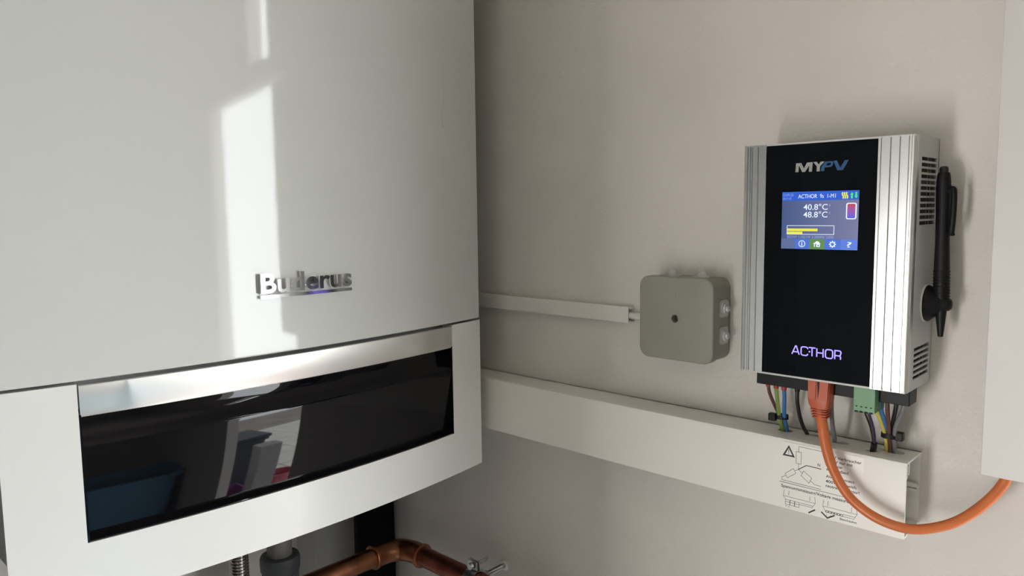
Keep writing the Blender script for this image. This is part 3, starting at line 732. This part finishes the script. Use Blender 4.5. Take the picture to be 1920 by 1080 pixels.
for z, x0, x1, ya, yb in secs: rings.append([bm.verts.new((x, y, z)) for x, y in rrect(x0, ya, x1, yb, .0022, 3)])
for a, b in zip(rings, rings[1:]):
    k = len(a)
    for i in range(k): bm.faces.new((a[i], a[(i+1) % k], b[(i+1) % k], b[i]))
bm.faces.new(rings[0]); bm.faces.new(rings[-1][::-1])
from_bm('plug_boot', bm, 'orange_plug', net, 40)
Lt = Plane((0, -.0612, 0), (1, 0, 0), (0, 0, 1))
poly_prism('latch_slot', Lt, [(.8425, 1.5658), (.8446, 1.5658), (.8444, 1.5560), (.8436, 1.5485)], -.001, .0003, 'dark_inside', net)
for sgn, a in ((0, .8343), (1, .8450)):
    poly_prism('boot_rib', Lt, [(a+.0003, 1.5640), (a+.0076-.001*0, 1.5640), (a+.0070 if not sgn else a+.0070, 1.5470), (a+.0010 if not sgn else a+.0004, 1.5470)], -.001, .0008, 'orange_plug', net)
for i in range(4):
    z = 1.5372-i*.0023; w = .0072-i*.0003
    bm = bmesh.new(); bm_box(bm, (.8438+i*.0002-w, -.0606+i*.0002, z-.0007), (.8438+i*.0002+w, -.0475, z+.0008), .0006)
    from_bm('strain_relief_ring', bm, 'orange_plug', net, 20)
lathe('strain_relief_core', (.8440, -.0540, 1.5285), (0, 0, 1), [(0, .0056), (.010, .0062)], 'orange_plug', net, 18)

# ------------------------------------------------------------------ white casing at the right
cs = thing('wall_casing', 'tall white upright casing that the orange cable runs up into', 'casing')
CX0, CX1, CZ0 = .9690, 1.038, 1.5050
bm = bmesh.new()
bm_box(bm, (CX0, -.050, CZ0), (CX1, -.0485, 1.95), .0005); from_bm('front_cover', bm, 'casing', cs, 20)
bm = bmesh.new()
bm_box(bm, (CX0+.0004, -.0484, CZ0+.0005), (CX0+.0018, -.0003, 1.95), .0003)
bm_box(bm, (CX1-.0018, -.0484, CZ0+.0005), (CX1-.0004, -.0003, 1.95), .0003)
bm_box(bm, (CX0+.0018, -.0018, CZ0+.0005), (CX1-.0018, -.0003, 1.95), .0003)
from_bm('casing_channel', bm, 'casing', cs, 20)

# ------------------------------------------------------------------ pipework under the boiler
cp = thing('copper_pipe', 'copper pipe with an elbow running out from under the boiler along the wall', 'pipe')
ez, ey, ex = 1.2215, -.060, .232
tube('pipe', [(ex, -.63, ez), (ex, ey-.034, ez)], .0140, 'copper', cp, 24)
el = spline([(ex, ey-.052, ez), (ex, ey-.033, ez), (ex+.004, ey-.016, ez), (ex+.012, ey-.006, ez), (ex+.030, ey, ez), (ex+.050, ey, ez)], 7)
tube('elbow', el, .0157, 'copper', cp, 24)
for q, d in (((ex, ey-.054, ez), (0, 1, 0)), ((ex+.051, ey, ez), (-1, 0, 0))):
    lathe('socket_bead', q, d, [(0, .0148), (.0008, .0172), (.0030, .0178), (.0052, .0172), (.006, .0150)], 'copper', cp, 24)
tube('pipe', [(ex+.034, ey, ez), (.470, ey, ez)], .0140, 'copper_red', cp, 24)
tube('elbow', spline([(.455, ey, ez), (.472, ey, ez), (.490, ey, ez-.005), (.500, ey, ez-.017), (.503, ey, ez-.034), (.503, ey, ez-.050)], 7), .0157, 'copper', cp, 24)
tube('pipe', [(.503, ey, ez-.036), (.503, ey, .001)], .0140, 'copper_red', cp, 24)
pc = thing('pipe_clamp', 'zinc plated pipe clamp with threaded rod holding the copper pipe to the wall', 'pipe clamp')
kx = .3900
bm = bmesh.new(); n = 36; V = []
for k in range(n):
    a = 2*math.pi*k/n
    for r, x in ((.0150, -.009), (.0168, -.009), (.0168, .009), (.0150, .009)): V.append((kx+x, ey+r*math.cos(a), ez+r*math.sin(a)))
mesh('clamp_ring', V, [(k*4+i, k*4+(i+1) % 4, ((k+1) % n)*4+(i+1) % 4, ((k+1) % n)*4+i) for k in range(n) for i in range(4)], 'zinc', pc, 40)
box('clamp_lug', (kx-.009, ey-.0028, ez+.0155), (kx+.009, ey-.0010, ez+.0290), 'zinc', pc, .0004)
box('clamp_lug', (kx-.009, ey+.0010, ez+.0155), (kx+.009, ey+.0028, ez+.0290), 'zinc', pc, .0004)
lathe('clamp_screw', (kx, ey-.0090, ez+.0225), (0, 1, 0), [(0, .0040), (.0035, .0046), (.0040, .0048), (.0042, .0024), (.0330, .0024), (.0332, .0018)], 'zinc', pc, 12)
prof = [(0, .0036)]
for i in range(24): prof += [(.0012*i+.0004, .0040), (.0012*i+.0010, .0034)]
lathe('threaded_rod', (kx, ey+.0160, ez), (0, 1, 0), [(0, .0062), (.008, .0062)]+[(h+.0081, r) for h, r in prof]+[(.0440, .0036)], 'zinc', pc, 14)
lathe('wall_plug', (kx, -.0005, ez), (0, -1, 0), [(0, .0075), (.0015, .0070), (.0020, .0045)], 'pvc', pc, 16)

prof = []
for i in range(46):
    h = i*.0042
    prof += [(h, .0100), (h+.0008, .0118), (h+.0017, .0124), (h+.0026, .0118), (h+.0034, .0100)]
hz = lathe('corrugated_hose', (.2, -.2975, 1.225), (0, 0, 1), prof, 'steel', None, 24, 60)
tag(hz, 'corrugated stainless steel hose hanging under the boiler', 'hose')
dr = thing('drain_fitting', 'dark grey plastic drain pipe fitting under the boiler', 'pipe fitting')
dc = (.15, -.2130)
lathe('socket', (dc[0], dc[1], 1.08), (0, 0, 1), [(0, .0245), (.135, .0245), (.136, .0272), (.152, .0278), (.156, .0262), (.157, .0215)], 'drain_dark', dr, 32)
lathe('spigot', (dc[0], dc[1], 1.20), (0, 0, 1), [(0, .0172), (.062, .0172), (.0625, .0190), (.212, .0190)], 'drain_grey', dr, 32)
for i in range(9):
    a = math.radians(i*40+12)
    bm = bmesh.new(); x, y = dc[0]+.0246*math.cos(a), dc[1]+.0246*math.sin(a)
    bm_box(bm, (x-.0009, y-.0009, 1.10), (x+.0009, y+.0009, 1.213), .0003); from_bm('grip_rib', bm, 'drain_dark', dr)
bd = box('boxed_duct', (.0003, -.100, 0.001), (.060, -.026, 1.38), 'duct_grey', None, .0015)
tag(bd, 'grey boxed vertical duct on the back wall under the boiler', 'duct')
ip = tube('insulated_pipe', [(.134, -.036, .001), (.134, -.036, 2.2)], .0305, 'foam', None, 28)
tag(ip, 'black foam insulated upright pipe in the corner behind the copper elbow', 'pipe')
gp = lathe('waste_pipe', (.10, -.055, 1.0), (0, 0, 1), [(0, .020), (.112, .020), (.119, .017), (.122, .010), (.123, .002)], 'duct_grey', None, 24)
tag(gp, 'light grey rounded pipe end below the copper elbow', 'pipe')

# ------------------------------------------------------------------ things that show as reflections in the boiler, plus a cabinet added to block light
def tub(cx, cy, z0, h, a, b, m, label, cat, name, r=.05, lip=.012):
    bm = bmesh.new(); rings = []
    for z, k in ((0, .80), (h-.03, .97), (h-.028, 1+lip/a), (h, 1+lip/a), (h+.002, .96), (.01, .78)):
        rings.append([bm.verts.new((cx+x*k, cy+y*k, z0+z)) for x, y in rrect(-a, -b, a, b, min(r, a*.98), 6)])
    for p, q in zip(rings, rings[1:]):
        k = len(p)
        for i in range(k): bm.faces.new((p[i], p[(i+1) % k], q[(i+1) % k], q[i]))
    bm.faces.new(rings[0][::-1]); bm.faces.new(rings[-1])
    return tag(from_bm(name, bm, m, None, 40), label, cat)
tub(2.50, -.33, 0, .76, .22, .30, 'tub_blue', 'tall blue plastic laundry tub on the floor, mirrored in the black glass', 'tub', 'laundry_tub', .07, .02)
tub(2.72, .86, -.12, .28, .12, .12, 'pink', 'round pink bucket outside the garden door', 'bucket', 'bucket', .118, .008)
tub(2.52, .34, -.12, .32, .16, .14, 'purple', 'purple crate outside the garden door', 'crate', 'crate', .03, .01)
rb = thing('wheeled_bin', 'dark grey wheeled bin standing outside the garden door', 'bin')
tub(3.10, .50, -.12, .85, .24, .24, 'bin_dark', None, None, 'bin_body', .04, .015).parent = rb
box('bin_lid', (2.84, .24, .735), (3.36, .76, .78), 'bin_dark', rb, .01)
ps = box('bollard', (2.13, .37, -.12), (2.27, .51, .86), 'post_grey', None, .006)
tag(ps, 'square grey bollard outside the garden door', 'bollard')
cab = thing('light_blocking_cabinet', 'tall grey cabinet added left of the boiler to block light', 'cabinet')
box('carcass', (.002, -1.42, .0), (.56, -.66, 2.05), 'cab_grey', cab, .003)  # added cabinet block, keeps window light off the wall by and under the boiler
for y0, y1 in ((-1.418, -1.041), (-1.039, -.662)):
    d = box('door', (.5605, y0, .03), (.578, y1, 2.03), 'cab_grey', cab, .002)
    yy = -1.07 if y0 < -1.1 else -1.01
    box('handle', (.578, yy-.006, 1.0), (.600, yy+.006, 1.16), 'zinc', d, .003)
slab_me = None
gr = bpy.data.objects['ground']
for i in range(11):
    for j in range(8):
        x, y = 1.0+i*.5, .25+j*.5
        if slab_me is None:
            bm = bmesh.new(); bm_box(bm, (0, 0, -.125), (.488, .488, -.118), .002, 1)
            bmesh.ops.recalc_face_normals(bm, faces=bm.faces)
            slab_me = bpy.data.meshes.new('paving_slab'); bm.to_mesh(slab_me); bm.free(); slab_me.materials.append(M['slab'])
        o = bpy.data.objects.new('paving_slab', slab_me); COL.objects.link(o); o.parent = gr; o.location = (x, y, random.uniform(-.001, .001))
